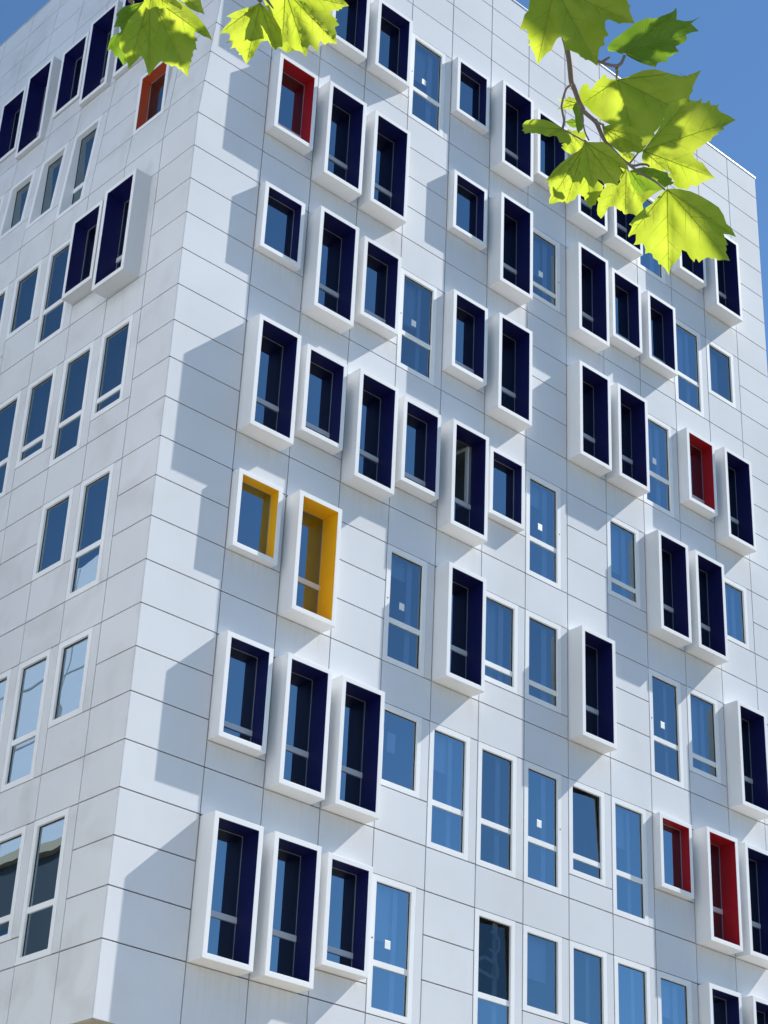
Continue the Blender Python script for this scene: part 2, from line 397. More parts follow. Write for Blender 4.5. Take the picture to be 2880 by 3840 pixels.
for q in range(4):
    c1 = MB(); x = (1.2, 6.6, 12, 17.4)[q]; c1.box((x - .25, .8, .0), (x + .25, 1.3, ZSOF + ZO - .021)); c1.build('column', SOFM, tower)
sg = MB()
for q in range(5): sg.box((3.2 + q * 3, 2.17, .9), (5.4 + q * 3, 2.195, 7.5))
sg.build('ground_floor_glazing', GLASS, tower)

# ------------------------------------------------------------------ unseen buildings across the side street (mirrored in the lower left panes; near house for bounce light)
def block(name, x0, x1, y0, y1, h, wallm, label):
    t = empty(name, ((x0 + x1) / 2, (y0 + y1) / 2, 0)); off = Vector(t.location)
    mb = MB(); mb.box(Vector((x0, y0, -.12)) - off, Vector((x1, y1, h)) - off); mb.build('wall', wallm, t)
    rf = MB(); rf.box(Vector((x0 - .3, y0 - .3, h)) - off, Vector((x1 + .3, y1 + .3, h + .35)) - off); rf.build('roof', SOFM, t)
    y = y0 + 2
    while y < y1 - 2:
        z = 1.2
        while z < h - 2:
            wd = MB(); wd.box(Vector((x1 + .003, y, z)) - off, Vector((x1 + .06, y + 1.3, z + 1.7)) - off); wd.build('window', GLASS, t)
            z += 3.3
        y += 4.4
    return tag(t, label, 'building')
HW1 = mat('bounce_house_render', (0.66, 0.68, 0.71), 0.8, noise_amt=.06)
HW3 = mat('pale_blue_panels', (0.60, 0.66, 0.78), 0.5)
HW2 = mat('slate_cladding', (0.05, 0.065, 0.085), 0.5, noise_amt=.2, nscale=.3)
block('street_bounce_house', -26, -14, -14, 13, 36, HW1, 'unseen pale rendered tall house across the side street, shaped to bounce light')  # unseen; moved close and heightened to bounce sun onto the left face
block('unseen_street_block', -29, -20, 17, 60, 25.2, HW2, 'unseen dark slate clad block further up the side street, mirrored in the panes')
pt = empty('unseen_office_tower', (-36, 60, 0)); mb = MB(); mb.box((-6, -22, -.12), (6, 25, 47.4)); mb.build('cladding', HW3, pt)
jb = MB()
for q in range(14): jb.box((6.002, -22, 4 + q * 3.1), (6.03, 25, 4.09 + q * 3.1))
for q in range(12): jb.box((6.004, -20 + q * 3.9, 0), (6.034, -19.92 + q * 3.9, 47.3))
jb.build('joints', TRIM, pt); tag(pt, 'unseen pale panelled tower standing behind the dark slate block', 'building')

# ------------------------------------------------------------------ the plane tree whose twigs hang into view
def at(px, py, D): return CAM + D * (fwd + right * ((px - 1440) / FPX) + down * ((py - 1920) / FPX))
CROP = {'L1': (400, 0, 3.770), 'L2': (800, 0, 3.072), 'L3': (1920, 0, 2.9625), 'L4': (2160, 220, 2.592), 'L5': (1940, 400, 2.9625),
        'L6': (2200, 640, 2.765), 'D': (2080, 0, 2.074)}
def src(c, p): o = CROP[c]; return (o[0] + p[0] / o[2], o[1] + p[1] / o[2])

def leaf_mat(name, ta, tb, fac):
    m = bpy.data.materials.new(name); m.use_nodes = True
    n = m.node_tree.nodes; l = m.node_tree.links
    for x in list(n): n.remove(x)
    o = n.new('ShaderNodeOutputMaterial'); tc = n.new('ShaderNodeTexCoord')
    nz = n.new('ShaderNodeTexNoise'); nz.inputs['Scale'].default_value = 28; nz.inputs['Detail'].default_value = 6; l.new(tc.outputs['Object'], nz.inputs['Vector'])
    oi = n.new('ShaderNodeObjectInfo')
    def ramp(a, c):
        mx = n.new('ShaderNodeMix'); mx.data_type = 'RGBA'; mx.inputs[6].default_value = (*a, 1); mx.inputs[7].default_value = (*c, 1)
        mr = n.new('ShaderNodeMapRange'); mr.inputs[1].default_value = .3; mr.inputs[2].default_value = .7; l.new(nz.outputs[0], mr.inputs[0])
        l.new(mr.outputs[0], mx.inputs[0]); return mx
    tr = n.new('ShaderNodeBsdfTranslucent'); c1 = ramp(ta, tb); l.new(c1.outputs[2], tr.inputs[0])
    df = n.new('ShaderNodeBsdfPrincipled'); c2 = ramp((0.075, 0.15, 0.022), (0.11, 0.19, 0.04)); l.new(c2.outputs[2], df.inputs['Base Color'])
    df.inputs['Roughness'].default_value = 0.5; df.inputs['Specular IOR Level'].default_value = 0.35
    b = n.new('ShaderNodeBump'); b.inputs['Strength'].default_value = .35; b.inputs['Distance'].default_value = .003; l.new(nz.outputs[0], b.inputs['Height'])
    l.new(b.outputs[0], df.inputs['Normal']); l.new(b.outputs[0], tr.inputs['Normal'])
    mx = n.new('ShaderNodeMixShader'); mx.inputs[0].default_value = fac
    l.new(df.outputs[0], mx.inputs[1]); l.new(tr.outputs[0], mx.inputs[2]); l.new(mx.outputs[0], o.inputs[0])
    return m
LEAF = leaf_mat('leaf_blade', (0.50, 0.62, 0.035), (0.63, 0.71, 0.065), 0.68)
LEAFD = leaf_mat('dark_leaf_blade', (0.20, 0.36, 0.015), (0.28, 0.44, 0.03), 0.6)  # darker green, less translucent blade for chosen leaves
def vein_mat():
    m = mat('leaf_vein', (0.34, 0.38, 0.10), 0.5); n = m.node_tree.nodes; l = m.node_tree.links
    t = n.new('ShaderNodeBsdfTranslucent'); t.inputs[0].default_value = (0.60, 0.66, 0.08, 1); mx = n.new('ShaderNodeMixShader'); mx.inputs[0].default_value = .65
    l.new(n['Principled BSDF'].outputs[0], mx.inputs[1]); l.new(t.outputs[0], mx.inputs[2]); l.new(mx.outputs[0], n['Material Output'].inputs[0]); return m
VEIN = vein_mat()
TWIG = mat('twig_bark', (0.34, 0.23, 0.17), 0.8, noise_amt=.3, nscale=60)
BARK = mat('plane_bark', (0.30, 0.26, 0.19), 0.85, noise_amt=.35, nscale=4)

def inside(p, poly):
    c = False; n = len(poly); j = n - 1
    for i in range(n):
        if (poly[i][1] > p[1]) != (poly[j][1] > p[1]) and p[0] < (poly[j][0] - poly[i][0]) * (p[1] - poly[i][1]) / (poly[j][1] - poly[i][1]) + poly[i][0]: c = not c
        j = i
    return c
def segd(p, a, b):
    ax, ay = b[0] - a[0], b[1] - a[1]; L = ax * ax + ay * ay + 1e-12
    t = max(0, min(1, ((p[0] - a[0]) * ax + (p[1] - a[1]) * ay) / L)); return math.hypot(p[0] - a[0] - t * ax, p[1] - a[1] - t * ay), t

tree = empty('plane_tree', at(5000, 1600, 4.2)); tree.location.z = 0
tag(tree, 'plane tree whose sunlit toothed yellow green leaves hang in front of the white block', 'tree')
bpy.context.view_layer.update()
def child(o):
    o.parent = tree; o.matrix_parent_inverse = Matrix.Translation(-Vector(tree.location)); return o

def leaf(pts, base, tips, conv, size=1.0, seed=0, crease=.0035, cup=.5):
    """pts, base, tips in metres on the leaf's own sheet; conv(x, y, h) -> world"""
    rnd = random.Random(seed); n = len(pts)
    # slightly soften long edges with small extra teeth
    P = []
    for i in range(n):
        a, b = pts[i], pts[(i + 1) % n]; P.append(a); L = math.hypot(b[0] - a[0], b[1] - a[1])
        k = int(L / .011)
        for q in range(1, k):
            t = q / k; nx, ny = (b[1] - a[1]) / L, -(b[0] - a[0]) / L; o = rnd.uniform(-.0005, .0005) + math.sin(t * math.pi) * L * .03
            P.append((a[0] + (b[0] - a[0]) * t - nx * o, a[1] + (b[1] - a[1]) * t - ny * o))
    xs = [p[0] for p in P]; ys = [p[1] for p in P]; st = .0055; V2 = [Vector(p) for p in P]; m = len(P)
    y = min(ys)
    while y < max(ys):
        x = min(xs)
        while x < max(xs):
            q = (x + rnd.uniform(-.001, .001), y + rnd.uniform(-.001, .001))
            if inside(q, P) and min(segd(q, P[i], P[(i + 1) % m])[0] for i in range(m)) > .002: V2.append(Vector(q))
            x += st
        y += st
    vs, es, fs, _, _, _ = delaunay_2d_cdt(V2, [], [list(range(m))], 1, 1e-6)
    veins = [(base, t) for t in tips]
    for t in tips:
        L = math.hypot(t[0] - base[0], t[1] - base[1]); a0 = math.atan2(t[1] - base[1], t[0] - base[0])
        for q, sgn in ((.30, 1), (.38, -1), (.52, 1), (.60, -1), (.74, 1), (.80, -1)):
            a = a0 + sgn * .75; ln = L * (1 - q) * .48; s0 = (base[0] + (t[0] - base[0]) * q, base[1] + (t[1] - base[1]) * q)
            e = (s0[0] + math.cos(a) * ln, s0[1] + math.sin(a) * ln)
            while ln > .008 and not inside(e, P): ln *= .8; e = (s0[0] + math.cos(a) * ln, s0[1] + math.sin(a) * ln)
            veins.append((s0, e))
    main = veins[:len(tips)]
    def h(p):
        d = min(segd(p, a, b)[0] for a, b in main) if main else 0
        d2 = min(segd(p, a, b)[0] for a, b in veins)
        r = math.hypot(p[0] - base[0], p[1] - base[1])
        v = noise.noise(Vector((p[0] * 22 + seed * 3.1, p[1] * 22, seed))) * .007
        return -crease * math.exp(-d / .007) * 1.6 - crease * .35 * math.exp(-d2 / .003) + d * .16 + cup * r * r + v - .0012 * math.sin(60 * d2) 
    mb = MB(); mb.v = [tuple(conv(v.x, v.y, h(v))) for v in vs]; mb.d = [0] * len(vs)
    for f in fs: mb.f.append(tuple(f)); mb.m.append(0)
    for vi, (a, b) in enumerate(veins):                     # raised ribs on the underside
        big = vi < len(tips); L = math.hypot(b[0] - a[0], b[1] - a[1])
        if L < .006: continue
        w0 = (.0010 if big else .00035) * size; k = max(3, int(L / .006)); prev = None; ux, uy = (b[0] - a[0]) / L, (b[1] - a[1]) / L
        for q in range(k + 1):
            t = q / k; c = (a[0] + ux * L * t * .97, a[1] + uy * L * t * .97); ww = w0 * (1 - .75 * t)
            if not inside(c, P) and q > 1: break
            hh = h(c) - .0004
            row = [conv(c[0] - uy * ww, c[1] + ux * ww, hh + .0003), conv(c[0], c[1], hh - ww * .7), conv(c[0] + uy * ww, c[1] - ux * ww, hh + .0003)]
            if prev: mb.face([prev[0], prev[1], row[1], row[0]], 1); mb.face([prev[1], prev[2], row[2], row[1]], 1)
            prev = row
    return child(mb.build('leaf', [LEAFD if seed in (3, 13, 14, 16, 22) else LEAF, VEIN], None, recalc=False, smooth=True))

def traced(c, pts, base, tips, D, gx=0, gy=0, seed=0, **k):
    sp = [src(c, p) for p in pts]; sb = src(c, base); stp = [src(c, p) for p in tips]
    f = D / FPX; tom = lambda p: ((p[0] - 1440) * f, (p[1] - 1920) * f); bb = tom(sb)
    def conv(x, y, h):
        d = D + gx * (x - bb[0]) + gy * (y - bb[1]) + h
        return CAM + fwd * d + (right * x + down * y) * (d / D)
    return leaf([tom(p) for p in sp], bb, [tom(p) for p in stp], conv, seed=seed, **k)

def tube(pts, rads, name, m, sides=8, sub=4):
    """smooth tube through points"""
    P = [Vector(p) for p in pts]; Q = []; Rr = []
    for i in range(len(P) - 1):
        p0, p1, p2, p3 = P[max(i - 1, 0)], P[i], P[i + 1], P[min(i + 2, len(P) - 1)]
        for s_ in range(sub):
            t = s_ / sub; Q.append(.5 * ((2 * p1) + (p2 - p0) * t + (2 * p0 - 5 * p1 + 4 * p2 - p3) * t * t + (3 * p1 - p0 - 3 * p2 + p3) * t ** 3))
            Rr.append(rads[i] + (rads[i + 1] - rads[i]) * t)
    Q.append(P[-1]); Rr.append(rads[-1]); mb = MB(); rings = []; up = Vector((.3, .2, .9))
    for i, q in enumerate(Q):
        tg = (Q[min(i + 1, len(Q) - 1)] - Q[max(i - 1, 0)]).normalized(); a = tg.cross(up).normalized(); b_ = tg.cross(a)
        rr = Rr[i] * (1 + .12 * noise.noise(q * 60))
        rings.append(len(mb.v)); mb.v += [tuple(q + (a * math.cos(j * 2 * math.pi / sides) + b_ * math.sin(j * 2 * math.pi / sides)) * rr) for j in range(sides)]
    mb.d = [0] * len(mb.v)
    for i in range(len(Q) - 1):
        for j in range(sides):
            a, b_ = rings[i] + j, rings[i] + (j + 1) % sides; mb.f.append((a, b_, b_ + sides, a + sides)); mb.m.append(0)
    mb.f.append(tuple(rings[0] + j for j in range(sides))); mb.m.append(0); mb.f.append(tuple(rings[-1] + j for j in range(sides))); mb.m.append(0)
    return child(mb.build(name, m, None, smooth=True))
def T(c, pts, D0, D1, r0, r1, name='twig'):
    n = len(pts); q = [at(*src(c, p), D0 + (D1 - D0) * i / (n - 1)) for i, p in enumerate(pts)]
    return tube(q, [r0 + (r1 - r0) * i / (n - 1) for i in range(n)], name, TWIG)

# right-hand spray
traced('L6', [(830,190),(880,185),(960,190),(1080,215),(1180,260),(1290,325),(1370,380),(1420,460),(1450,550),(1500,590),(1550,690),(1490,665),(1420,655),(1440,710),(1465,770),(1440,775),(1455,820),(1440,840),(1460,880),(1485,935),(1430,925),(1360,930),(1330,905),(1300,920),(1260,895),(1210,920),(1190,930),(1165,955),(1140,915),(1125,915),(1115,950),(1070,900),(1035,840),(985,820),(975,880),(950,920),(940,918),(920,965),(905,960),(880,1000),(865,1040),(850,1085),(830,1040),(810,1010),(790,995),(775,975),(745,970),(738,935),(720,925),(690,905),(680,865),(665,855),(640,850),(605,865),(610,820),(595,770),(570,755),(540,765),(485,770),(500,745),(510,720),(510,655),(470,665),(435,690),(430,670),(450,630),(470,580),(455,560),(440,560),(470,520),(500,480),(590,400),(680,340),(740,270),(790,215)],
       (835,195), [(850,1080),(1480,930),(440,685),(1545,688)], 2.85, .0, .10, seed=1)
traced('L5', [(1190,690),(1140,670),(1160,700),(1180,730),(1150,760),(1130,790),(1145,830),(1110,880),(1085,850),(1060,860),(1020,840),(970,845),(985,880),(975,900),(930,935),(910,960),(925,1000),(880,1020),(900,1060),(890,1100),(885,1150),(890,1200),(930,1245),(970,1200),(1010,1120),(1080,1100),(1100,1130),(1120,1140),(1150,1160),(1160,1150),(1180,1190),(1205,1200),(1240,1185),(1290,1195),(1330,1220),(1400,1140),(1390,1080),(1430,1040),(1520,970),(1600,925),(1520,930),(1480,925),(1440,930),(1380,980),(1290,880),(1250,800),(1240,720)],
       (1210,690), [(930,1240),(1200,1190),(1140,800),(1400,1120)], 3.0, .15, .1, seed=2)
traced('L6', [(440,0),(455,130),(490,190),(560,250),(590,235),(620,215),(660,200),(700,205),(780,200),(820,170),(850,150),(880,145),(910,120),(880,110),(885,85),(850,60),(840,20),(800,10),(760,0),(700,-25),(640,-30),(600,-40),(500,-20)],
       (455,5), [(905,118),(600,225),(820,10)], 2.93, .1, .1, seed=3)
traced('L4', [(650,900),(640,960),(650,1020),(700,1045),(680,1075),(720,1070),(760,1080),(790,1085),(830,1100),(860,1085),(920,1105),(895,1130),(930,1165),(960,1200),(935,1215),(970,1245),(1010,1265),(1050,1265),(1090,1275),(1110,1230),(1150,1235),(1180,1245),(1200,1215),(1280,1180),(1355,1160),(1320,1130),(1290,1090),(1230,1010),(1200,1000),(1180,990),(1150,960),(1135,930),(1160,895),(1190,870),(1250,830),(1275,812),(1310,800),(1325,765),(1355,745),(1380,740),(1380,710),(1410,700),(1440,690),(1430,665),(1490,630),(1555,595),(1520,575),(1480,550),(1430,530),(1390,505),(1375,470),(1395,445),(1365,450),(1310,450),(1295,400),(1265,430),(1220,430),(1220,385),(1180,410),(1140,410),(1100,400),(1060,380),(960,420),(880,480),(850,600),(780,720),(700,830)],
       (655,895), [(1550,595),(1350,1158),(900,1100),(1100,400)], 2.94, .05, .15, seed=4)
traced('L4', [(405,200),(480,185),(560,150),(650,115),(720,105),(780,105),(870,130),(940,150),(1030,170),(1060,160),(1075,170),(1100,155),(1160,135),(1220,110),(1190,160),(1170,200),(1140,260),(1130,300),(1140,310),(1110,350),(1100,380),(1115,420),(1130,440),(1160,510),(1180,590),(1150,580),(1120,565),(1060,530),(1000,520),(970,490),(940,470),(900,485),(880,520),(850,590),(860,620),(820,650),(790,690),(760,720),(770,760),(720,800),(690,840),(650,890),(600,885),(560,870),(480,780),(400,700),(330,640),(250,600),(150,520),(100,465),(60,450),(35,400),(30,370),(30,320),(50,280),(70,250),(110,245),(125,250),(135,310),(180,260),(200,220),(240,190),(265,160),(290,150),(300,190),(340,200)],
       (405,205), [(1215,112),(1175,588),(600,880),(60,440)], 3.06, .1, .08, seed=5)
traced('L4', [(255,665),(300,650),(370,630),(420,640),(460,630),(500,650),(540,670),(590,700),(585,720),(620,745),(615,765),(650,790),(635,820),(650,850),(660,900),(640,905),(600,925),(575,905),(540,905),(510,920),(480,910),(450,915),(420,900),(360,860),(300,800),(270,740)],
       (258,668), [(655,895),(460,905),(610,760)], 2.90, .2, .1, seed=6)
traced('L5', [(745,385),(800,390),(870,395),(950,390),(1030,440),(1100,510),(1150,560),(1180,590),(1220,640),(1240,700),(1180,680),(1130,655),(1150,700),(1170,740),(1145,770),(1140,800),(1120,840),(1110,880),(1080,860),(1050,850),(1000,850),(960,860),(940,830),(895,805),(885,840),(865,870),(845,910),(820,890),(790,870),(770,820),(745,790),(735,740),(710,690),(700,560),(720,450)],
       (750,388), [(843,905),(1108,875),(1230,690)], 2.84, .1, -.05, seed=7)
traced('L5', [(740,430),(700,490),(640,510),(560,570),(520,600),(480,630),(440,670),(400,710),(360,770),(330,800),(300,845),(350,825),(345,870),(360,900),(360,950),(375,980),(355,1030),(350,1080),(390,1080),(430,1065),(470,1055),(500,1062),(530,1050),(540,1080),(570,1070),(590,1050),(610,1045),(640,1030),(660,990),(690,970),(720,995),(740,1000),(750,1040),(770,1060),(790,1100),(820,1120),(840,1095),(870,1090),(880,1050),(890,1020),(920,980),(940,940),(960,880),(900,830),(860,780),(760,600)],
       (742,440), [(352,1075),(820,1115),(310,840),(540,1075)], 2.97, -.1, .1, seed=8)
traced('L5', [(495,245),(460,215),(430,195),(390,175),(350,160),(300,145),(240,140),(190,138),(140,145),(100,155),(80,170),(60,195),(55,220),(70,240),(50,265),(75,275),(80,300),(110,295),(150,285),(165,300),(205,290),(240,305),(280,305),(300,320),(330,330),(360,335),(400,320),(440,330),(455,360),(470,400),(510,400),(540,405),(560,430),(590,405),(600,370),(590,330),(570,300),(540,265)],
       (495,248), [(60,225),(330,325),(585,410)], 2.90, -.25, .1, seed=9)
traced('L5', [(560,250),(610,270),(650,260),(690,285),(740,270),(755,300),(760,330),(740,380),(740,430),(740,470),(700,490),(660,500),(620,520),(590,530),(560,510),(525,490),(485,450),(510,435),(490,420),(520,405),(590,405),(600,350),(570,290)],
       (565,255), [(730,460),(490,450),(600,525)], 3.08, 0, 0, seed=10)
traced('L3', [(700,1085),(665,1090),(630,1070),(610,1095),(580,1105),(545,1105),(505,1090),(530,1120),(580,1140),(560,1180),(530,1195),(495,1215),(560,1215),(620,1215),(700,1222),(740,1200),(740,1100)],
       (735,1150), [(505,1092),(500,1213)], 3.1, 0, 0, seed=11)
traced('L3', [(200,-30),(190,60),(180,120),(140,160),(120,230),(80,340),(120,320),(160,330),(180,380),(165,420),(195,440),(200,470),(180,505),(210,510),(215,540),(230,570),(250,590),(265,650),(285,720),(320,670),(350,630),(400,580),(440,560),(455,510),(470,480),(500,430),(530,410),(560,420),(580,460),(585,520),(600,560),(650,560),(690,580),(740,600),(760,630),(800,650),(815,668),(850,665),(890,690),(950,735),(955,660),(960,600),(965,560),(980,520),(1005,510),(1035,500),(1020,450),(1030,410),(1078,395),(1060,360),(1040,330),(1035,280),(1035,230),(1080,215),(1130,235),(1190,268),(1230,255),(1300,255),(1362,264),(1340,200),(1310,130),(1300,90),(1320,70),(1290,40),(1280,0),(1240,-150),(900,-300),(500,-300),(250,-150)],
       (470,-150), [(285,712),(945,725),(1355,258)], 2.85, .05, .2, seed=12)
traced('D', [(550,410),(520,420),(470,400),(440,400),(415,395),(410,370),(420,350),(450,315),(480,290),(520,260),(560,230),(600,200),(640,170),(690,150),(740,137),(760,145),(790,140),(830,125),(870,110),(900,100),(925,85),(945,57),(950,90),(948,130),(945,150),(1010,165),(1070,160),(1130,130),(1090,160),(1060,185),(1090,210),(1122,242),(1070,250),(1020,270),(1030,300),(1010,330),(975,345),(940,360),(950,380),(968,400),(930,420),(900,440),(870,450),(880,485),(840,480),(800,490),(785,525),(740,510),(700,500),(650,480),(600,455),(560,432)],
       (553,412), [(945,62),(1118,240),(785,520),(430,380)], 3.0, .1, -.1, seed=13)
traced('L5', [(660,-60),(630,-20),(612,20),(625,60),(640,100),(642,150),(650,200),(660,260),(680,300),(700,270),(725,250),(735,200),(742,150),(735,90),(730,40),(700,-40)],
       (670,-50), [(680,290)], 3.02, 0, 0, seed=14)
traced('L5', [(1120,490),(1160,500),(1200,512),(1240,505),(1290,520),(1300,550),(1300,590),(1260,618),(1200,605),(1150,545)], (1125,495), [(1290,600)], 3.1, 0, 0, seed=15)
traced('L5', [(530,165),(570,150),(610,130),(650,150),(660,230),(620,235),(580,215)], (655,190), [(535,167)], 3.1, 0, 0, seed=16)
T('L3', [(430,-900),(420,-420),(450,-100),(520,220),(600,480),(640,700),(660,900),(690,980),(740,1120),(790,1215)], 3.0, 2.93, .0055, .0036)
T('L5', [(715,30),(780,90),(870,170),(910,250),(950,340),(1000,410),(1100,520),(1190,605),(1250,645)], 2.93, 2.93, .0037, .0024)
T('L5', [(1240,640),(1300,690),(1400,755),(1530,830),(1620,905),(1680,960)], 2.925, 2.86, .0022, .0013, 'petiole')
T('L3', [(655,940),(605,985),(568,1090),(550,1180)], 2.93, 2.92, .0018, .0015)
T('L5', [(488,-10),(505,80),(520,160),(500,250)], 2.92, 2.91, .0015, .0020)
T('L5', [(500,250),(560,280),(640,325),(745,385)], 2.91, 2.85, .0014, .0010, 'petiole')
T('L5', [(705,80),(725,170),(755,290),(795,372)], 2.93, 2.87, .0014, .0012, 'petiole')
T('L5', [(1240,640),(1290,580),(1345,510),(1425,430)], 2.93, 2.94, .0016, .0010, 'petiole')
T('L5', [(1250,650),(1310,655),(1370,640),(1440,645),(1465,665)], 2.93, 2.94, .0022, .0016, 'bud')
T('L3', [(590,330),(760,560),(960,680),(1060,715),(1160,730),(1215,700),(1250,620)], 2.95, 2.99, .0024, .0026)
T('L3', [(1000,690),(1050,655),(1085,635)], 2.97, 2.97, .0024, .0016, 'bud')
T('L3', [(1165,740),(1165,800),(1160,880)], 2.985, 3.05, .0034, .0012, 'petiole')
T('L5', [(870,150),(900,180),(960,200)], 2.925, 2.90, .0025, .0014, 'bud')
T('L5', [(950,215),(1000,250),(1010,262)], 2.925, 2.90, .0018, .0010, 'petiole')

# left-hand spray
traced('L1', [(600,-80),(500,60),(430,150),(370,210),(330,260),(290,320),(250,400),(230,460),(210,520),(180,600),(180,660),(205,700),(240,740),(265,800),(290,860),(300,930),(310,990),(335,950),(370,910),(410,870),(440,840),(470,800),(490,790),(510,815),(530,850),(545,900),(560,950),(575,1010),(595,1072),(625,1030),(660,990),(690,945),(720,910),(745,885),(770,865),(800,880),(840,908),(880,905),(915,945),(960,925),(990,940),(1010,975),(1045,975),(1080,1020),(1115,1050),(1150,1092),(1155,1020),(1165,960),(1180,920),(1175,900),(1205,870),(1195,830),(1225,780),(1215,740),(1240,700),(1275,705),(1265,650),(1255,590),(1288,570),(1270,540),(1250,530),(1240,450),(1300,470),(1370,515),(1430,530),(1500,582),(1475,520),(1440,450),(1400,380),(1360,320),(1270,220),(1180,130),(1060,40),(950,-30),(800,-80)],
       (610,-60), [(595,1065),(1148,1085),(1495,575),(310,985)], 2.88, -.05, .12, seed=21)
traced('L1', [(560,0),(480,40),(400,50),(330,70),(250,90),(200,130),(135,205),(155,240),(130,310),(98,385),(140,380),(190,378),(195,410),(205,430),(190,460),(110,490),(70,530),(40,580),(25,640),(5,715),(70,700),(85,730),(110,760),(95,805),(150,795),(180,830),(210,880),(235,932),(260,900),(290,870),(350,700),(500,400),(560,200)],
       (555,20), [(10,710),(100,383),(232,925),(140,203)], 2.96, 0, .1, seed=22)
traced('L1', [(1000,-80),(1040,-10),(1100,50),(1140,95),(1180,120),(1230,150),(1280,170),(1330,180),(1385,208),(1365,140),(1345,80),(1330,10),(1330,-80)], (1060,-75), [(1380,203)], 2.98, 0, 0, seed=23)
traced('L1', [(500,-120),(530,20),(560,100),(600,135),(640,110),(700,92),(730,100),(750,125),(800,112),(830,118),(880,100),(925,105),(890,60),(870,30),(920,60),(960,90),(1010,110),(1055,145),(1065,110),(1075,95),(1040,50),(1000,20),(960,-20),(900,-60),(700,-130)], (640,-110), [(1055,140),(600,128),(920,102)], 2.84, .1, 0, seed=24)
T('L1', [(300,-260),(315,-60),(330,10),(360,30),(378,40)], 2.9, 2.9, .0030, .0028)
T('L1', [(200,-900),(260,-500),(330,-180),(560,-120),(620,-60)], 2.9, 2.86, .0035, .0018)
# middle spray
traced('L2', [(535,35),(500,50),(440,75),(380,90),(320,110),(260,130),(200,160),(148,190),(185,195),(210,215),(205,235),(190,250),(150,290),(110,340),(60,392),(120,380),(180,385),(195,410),(190,440),(175,470),(145,492),(210,485),(218,510),(215,530),(190,562),(250,545),(262,560),(270,582),(300,600),(288,632),(330,635),(345,680),(380,740),(410,700),(440,665),(465,645),(475,600),(510,555),(530,510),(560,475),(595,470),(630,465),(650,500),(670,540),(700,565),(722,582),(740,545),(765,540),(790,545),(800,520),(788,400),(780,340),(700,200),(600,80)],
       (540,35), [(380,735),(65,390),(720,575),(785,420)], 2.87, -.1, .15, seed=31, crease=.006)
traced('L2', [(600,60),(690,200),(780,340),(785,430),(790,512),(815,490),(850,475),(870,500),(895,548),(905,545),(920,560),(945,580),(1000,590),(1035,620),(1070,658),(1080,610),(1085,570),(1100,530),(1115,515),(1150,545),(1175,575),(1212,608),(1212,560),(1218,520),(1232,460),(1250,480),(1260,500),(1290,520),(1305,500),(1330,485),(1350,500),(1370,495),(1425,508),(1415,460),(1410,420),(1422,380),(1405,340),(1400,310),(1452,290),(1430,260),(1410,240),(1432,225),(1400,205),(1380,190),(1350,150),(1360,120),(1400,115),(1440,128),(1455,105),(1480,105),(1485,85),(1520,75),(1562,70),(1530,30),(1510,10),(1450,-40),(1100,-140),(850,-140),(560,-60)],
       (830,-110), [(1068,650),(1420,500),(1558,68),(795,500)], 2.885, .1, .1, seed=32, crease=.005)
traced('L2', [(745,540),(790,570),(820,590),(850,607),(900,590),(960,587),(920,555),(880,500),(830,470),(770,500)], (900,480), [(850,602)], 2.97, 0, 0, seed=33)
traced('L2', [(880,-60),(860,40),(800,190),(785,300),(800,290),(830,275),(870,258),(920,262),(1020,270),(1015,200),(1022,120),(990,80),(975,30),(950,10),(950,-60)], (915,-50), [(1018,265),(795,290)], 2.93, 0, 0, seed=34)
T('L2', [(300,-800),(420,-380),(500,-60),(545,10)], 2.9, 2.87, .0034, .0030)
T('L2', [(540,-30),(600,-20),(640,30),(690,95)], 2.87, 2.84, .0034, .0010, 'bud')
T('L2', [(420,-380),(640,-260),(830,-120)], 2.89, 2.9, .0018, .0012, 'petiole')

# limb and trunk out of the frame
hub = [at(1900, -400, 3.0), at(1380, -420, 2.95), at(620, -420, 2.9)]
limb = [at(5000, -600, 4.2), at(4200, -1150, 3.9), at(3200, -1250, 3.5), at(2300, -1100, 3.2), at(1300, -950, 3.05), at(500, -800, 3.0)]
tb = Vector(tree.location)
tube([tb, tb + Vector((.05, .0, 1.6)), tb + Vector((-.03, .06, 3.2)), limb[0] + Vector((0, 0, .0)), limb[0] + Vector((.2, .1, 1.6)), limb[0] + Vector((.1, .3, 3.2))], [.17, .14, .125, .11, .08, .03], 'trunk', BARK, 16, 6)
tube(limb, [.05, .04, .032, .026, .018, .012], 'limb', BARK, 12, 6)
tube([limb[3], at(2080, -650, 3.05), at(*src('L3', (430, -900)), 3.0)], [.012, .009, .0056], 'branch', TWIG)
tube([limb[4], at(1050, -600, 2.95), at(*src('L2', (300, -800)), 2.9)], [.010, .006, .0035], 'branch', TWIG)
tube([limb[5], at(480, -500, 2.95), at(*src('L1', (200, -900)), 2.9)], [.009, .006, .0036], 'branch', TWIG)

